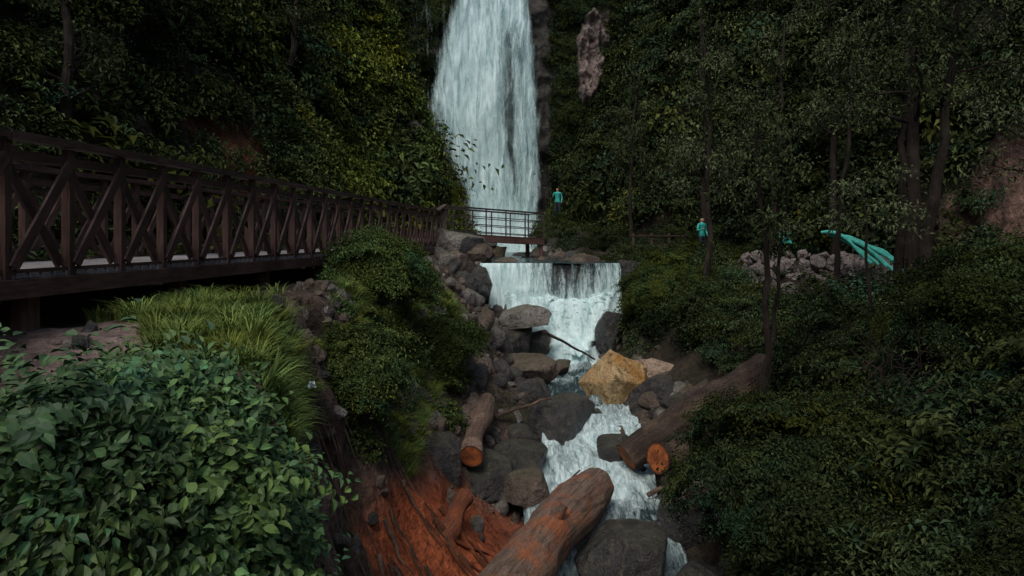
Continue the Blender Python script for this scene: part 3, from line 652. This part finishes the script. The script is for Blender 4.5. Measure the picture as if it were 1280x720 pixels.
for i in range(10):
    s=np.array([-1.3+rr.uniform(-.5,1.1),10.2+rr.uniform(-.8,1.0),0]); s[2]=hz(s)+.06
    a=rr.uniform(-.8,.8); pts=[s]
    for k in range(7):
        a+=rr.normal(0,.25); q=pts[-1]+np.array([math.cos(a),-math.sin(a)*.8,0])*.17; q[2]=hz(q)+.06*rr.random(); pts.append(q)
    tube(mb,pts,np.linspace(rr.uniform(.02,.06),.010,8),8,0,True,0,.15,i)
mb.obj('tree_roots',[B_root])
mb=MB()
for i in range(40):
    s=np.array([rr.uniform(-2.9,-1.2),rr.uniform(7.5,11.5),0.]); s[2]=hz(s)+.1; pts=[s]
    for k in range(6): 
        q=pts[-1]+np.array([rr.uniform(.02,.16),rr.normal(0,.06)-.03,0]); q[2]=hz(q)+.06; pts.append(q)
    tube(mb,pts,np.linspace(rr.uniform(.012,.035),.006,7),6)
mb.obj('bank_roots',[B_log])

# ------------------------------------------------------------ trees
def tree(name,base,H,lean,seed,r0=.1,crown0=.4,spread=1.3,leafn=2600,lsize=.13,mat=None):
    mat=mat or M_tree
    rg=np.random.default_rng(seed); mb=MB(); base=np.array(base,float); n=14; pts=[base]
    for i in range(n): pts.append(pts[-1]+np.array([lean[0]*H/n+rg.normal(0,.05)*H/6,lean[1]*H/n+rg.normal(0,.03)*H/6,H/n]))
    pts=np.array(pts); tube(mb,pts,np.linspace(r0,r0*.25,n+1),9,0,True,0,.1,seed)
    tips=[]
    for b in range(int(8+H*.8)):
        t=rg.uniform(crown0,1); k=int(t*n); p=pts[k]; a=rg.uniform(0,6.28); L=spread*rg.uniform(.5,1.1)*(1.15-.5*t); d=np.array([math.cos(a),math.sin(a),rg.uniform(.1,.8)]); q=[p]
        for j in range(5):
            d=d+rg.normal(0,.22,3); d/=np.linalg.norm(d); q.append(q[-1]+d*L/5)
            if j>=1:
                tips.append(q[-1])
                for s in range(2):
                    e=norm((d+rg.normal(0,.8,3))[None])[0]; z_=q[-1]+e*L*.25; tube(mb,[q[-1],z_],[r0*.1,r0*.04],4,0,False); tips.append(z_)
        tube(mb,q,np.linspace(r0*.38*(1.2-t),r0*.07,6),6,0,False)
    tips.append(pts[-1]); tips=np.array(tips)
    nc=len(tips); per=max(6,leafn//nc); c=np.repeat(tips,per,axis=0); m_=len(c)
    off=norm(rg.normal(size=(m_,3)))*(rg.random((m_,1))**.6)*np.array([.26,.26,.16])*np.repeat(rg.uniform(.4,1.4,nc),per)[:,None]
    P=c+off; d=off*3+rg.normal(size=(m_,3))*.5; d[:,2]-=.25; nrm=np.array([0,0,1.])+rg.normal(size=(m_,3))*.5
    V,F,lv=leaves(P,d,nrm,lsize*rg.uniform(.6,1.3,m_),lsize*.42*rg.uniform(.7,1.2,m_),rg=rg)
    nb=mb.n; mb.v.append(V); mb.a.append(np.zeros((len(V),3)))
    allF=mb.f+[[i+nb for i in f] for f in F]; fm=mb.m+[1]*len(F)
    me=make_mesh(name,np.concatenate(mb.v),allF,[B_trunk,mat],fm,False,{'bc':np.concatenate(mb.a),'lv':np.concatenate([np.zeros(nb),lv])})
    return add_obj(name,me)
T1,T2=M_tree,M_tree2
TR=[((4.35,12.0,-3.4),6.2,(.03,0),.075,.55,1.0,1300,.11,T1),((4.75,12.6,-3.3),5.4,(.05,.0),.05,.6,.8,700,.11,T1),((8.7,15,-2.3),9.5,(.04,0),.17,.5,1.9,2600,.13,T1),((9.3,15.6,-2.3),10.5,(.08,.0),.15,.5,2.0,2600,.13,T1),
((5.7,20,-1.6),8.2,(-.02,0),.10,.35,1.4,2100,.14,T2),((8.2,17.5,-1.7),7.0,(.0,0),.08,.45,1.4,1500,.13,T2),((11.0,19.5,-1.2),9,(.02,0),.13,.5,1.8,2300,.14,T1),((7.6,27,-1.0),9.5,(.0,0),.13,.3,1.9,2800,.17,T1),
((10.5,28,-1),10,(0,0),.14,.35,2.,2800,.17,T2),((5.4,31,-.7),8,(.02,0),.1,.3,1.6,2100,.16,T1),((11.8,25.0,-1),11,(-.03,0),.14,.4,1.9,2600,.16,T1),((9.7,12.3,-1.6),6.5,(-.05,.0),.10,.45,1.5,1800,.11,T2),((6.6,12.5,-2.1),3.3,(-.02,0),.045,.4,.9,900,.10,T2),((6.6,37,.3),7,(0,0),.1,.3,1.5,2000,.17,T1),
((-8.5,13,1.5),5,(.05,0),.12,.25,1.7,2200,.13,T1),((-9.5,17,5),5,(.1,0),.12,.25,1.8,2400,.14,T1),((-7.8,24,6.0),5,(.1,0),.12,.2,1.6,2200,.15,T1),((-10.5,14.5,5),5,(.1,0),.12,.2,1.8,2200,.14,T2)]
for i,(b,H,ln,r,c0,sp,lf,ls,mt) in enumerate(TR): tree('broadleaf_tree',b,H,ln,500+i,r,c0,sp,int(lf*1.2),ls,mt)
mb=MB(); rr=np.random.default_rng(12)
for i in range(60):
    p=np.array([6.2+rr.uniform(-1,1.2),9.2+rr.uniform(-1,1),-1.9+rr.uniform(-.5,.3)]); d=norm(rr.normal(size=(1,3))+np.array([[-.8,-.6,.1]]))[0]; q=[p]
    for k in range(5): d=d+rr.normal(0,.15,3); q.append(q[-1]+d*.2)
    tube(mb,q,np.linspace(.009,.003,6),5,0,False)
mb.obj('dry_branches',[B_dark])

# ------------------------------------------------------------ works area
mb=MB()
for i in range(6):
    t=np.linspace(0,1,30)
    pts=np.stack([10.05+1.15*t**.9+.18*i+.05*np.sin(t*5+i), 22.2-1.0*t-.03*i, .14-.07*(i%2)-.95*t**1.8-.045*i+.05*np.sin(t*6+i*2)],1)
    tube(mb,pts,.050+.016*np.abs(np.sin(t*11+i)),10,0,True,0,.15,i)
mb.obj('green_sandbags',[M_teal2],None)
def crumple(name,c,w,h,mat,seed):
    us=np.linspace(-1,1,24);vs=np.linspace(-1,1,24)
    def fn(u,v):
        P=np.stack([u,v,u*0],1); return np.stack([c[0]+u*w/2*(1-.35*(v+1)/2)+.1*w*fbm(P,1.5,3,seed),c[1]+.45*w*fbm(P,1.2,4,seed+1),c[2]+v*h/2+.15*h*fbm(P,1.3,3,seed+2)],1)
    return sheet(name,us,vs,fn,[mat])
crumple('tarpaulin',(8.95,22.3,.1),.45,.6,M_teal,3)
crumple('plastic_bag',(-2.52,7.4,-1.28),.07,.22,M_white,4)
crumple('plastic_bag',(-2.2,7.5,-1.62),.09,.08,M_white,5)
def fence(name,p0,p1,n):
    mb=MB(); p0=np.array(p0);p1=np.array(p1)
    for i in range(n+1): p=p0+(p1-p0)*i/n; beam(mb,p+[0,0,-.4],p+[0,0,.85],.09,.09)
    for h in (.35,.75): beam(mb,p0+[0,-.06,h],p1+[0,-.06,h],.07,.05)
    mb.obj(name,[M_rail],None,False)
fence('wooden_fence',(4.9,27.6,-.7),(7.2,28.2,-.7),3)

# ------------------------------------------------------------ people
def person(name,loc,yaw,H,arm):
    s=H/1.72
    J={'pel':(0,0,.95,.13,.10),'wai':(0,0,1.10,.12,.09),'che':(0,-.01,1.32,.16,.11),'nec':(0,0,1.48,.055,.055),'hd1':(0,-.02,1.57,.08,.09),'hd2':(0,-.01,1.66,.075,.09),
    'shL':(.18,0,1.42,.06,.06),'elL':(.25,.02,1.15,.042,.042),'wrL':(.24,-.10,.92,.03,.03),'haL':(.235,-.13,.84,.035,.02),
    'shR':(-.18,0,1.42,.06,.06),'elR':(-.27,-.04,1.16,.042,.042),'wrR':(-.2,-.26,1.16+arm,.03,.03),'haR':(-.18,-.34,1.19+arm,.035,.02),
    'hiL':(.09,0,.88,.09,.09),'knL':(.11,-.03,.49,.058,.06),'anL':(.12,.02,.09,.04,.045),'toL':(.13,-.13,.04,.04,.03),
    'hiR':(-.09,0,.88,.09,.09),'knR':(-.11,-.06,.49,.058,.06),'anR':(-.12,.0,.09,.04,.045),'toR':(-.13,-.15,.04,.04,.03)}
    E=[('pel','wai'),('wai','che'),('che','nec'),('nec','hd1'),('hd1','hd2'),('che','shL'),('shL','elL'),('elL','wrL'),('wrL','haL'),('che','shR'),('shR','elR'),('elR','wrR'),('wrR','haR'),('pel','hiL'),('hiL','knL'),('knL','anL'),('anL','toL'),('pel','hiR'),('hiR','knR'),('knR','anR'),('anR','toR')]
    k=list(J); me=bpy.data.meshes.new(name+'_sk'); me.from_pydata([J[a][:3] for a in k],[(k.index(a),k.index(b)) for a,b in E],[])
    o=bpy.data.objects.new(name+'_tmp',me); scene.collection.objects.link(o)
    md=o.modifiers.new('s','SKIN'); md.use_smooth_shade=True
    for i,a in enumerate(k): me.skin_vertices[0].data[i].radius=J[a][3:5]; me.skin_vertices[0].data[i].use_root=(a=='pel')
    sb=o.modifiers.new('b','SUBSURF'); sb.levels=2; sb.render_levels=2
    dg=bpy.context.evaluated_depsgraph_get(); m2=bpy.data.meshes.new_from_object(o.evaluated_get(dg)); bpy.data.objects.remove(o)
    m2.materials.clear()
    for m in (M_skin,M_teal,M_trous,M_hair): m2.materials.append(m)
    for p in m2.polygons:
        c=p.center; mi=1
        if c.z<.93 and abs(c.x)<.2: mi=2
        if c.z<.08: mi=3
        if c.z>1.49: mi=0
        if c.z>1.49 and (c.z>1.66 or c.y>.02): mi=3
        if (abs(c.x)>.2 and c.z<.9) or (c.x<-.1 and c.y<-.27): mi=0
        p.material_index=mi; p.use_smooth=True
    ob=add_obj(name,m2,None,loc); ob.scale=(s,s,s); ob.rotation_euler=(0,0,yaw); return ob
def gz(x,y): return float(height(np.array([x]),np.array([y]))[0])
person('worker',(7.45,26.8,gz(7.45,26.8)),.5,1.65,.05)
person('hiker',(2.4,36,.93),-.3,1.68,.1)

# ------------------------------------------------------------ light, camera
w=bpy.data.worlds.new('World'); scene.world=w; w.use_nodes=True; nt=w.node_tree; bg=nt.nodes['Background']
sky=nt.nodes.new('ShaderNodeTexSky'); sky.sky_type='NISHITA'; sky.sun_disc=False; sky.sun_elevation=math.radians(58); sky.sun_rotation=math.radians(200); sky.air_density=1.0; sky.dust_density=3.0
nt.links.new(sky.outputs[0],bg.inputs[0]); bg.inputs[1].default_value=.15
sl=bpy.data.lights.new('sun','SUN'); sl.energy=1.5; sl.angle=math.radians(25); sl.color=(1,.96,.88); so=bpy.data.objects.new('sun',sl); scene.collection.objects.link(so)
el,az=math.radians(58),math.radians(200)
dirv=Vector((math.sin(az)*math.cos(el),math.cos(az)*math.cos(el),math.sin(el))); so.rotation_euler=dirv.to_track_quat('Z','Y').to_euler()
cam=bpy.data.cameras.new('camera'); cam.lens=24; cam.sensor_width=36; cam.shift_y=-.05; cam.clip_end=600; cam.clip_start=.05
co=bpy.data.objects.new('camera',cam); scene.collection.objects.link(co); co.location=(0,0,0); co.rotation_euler=(math.radians(90),0,0); scene.camera=co
scene.view_settings.view_transform='Standard'; scene.view_settings.look='None'; scene.view_settings.exposure=0
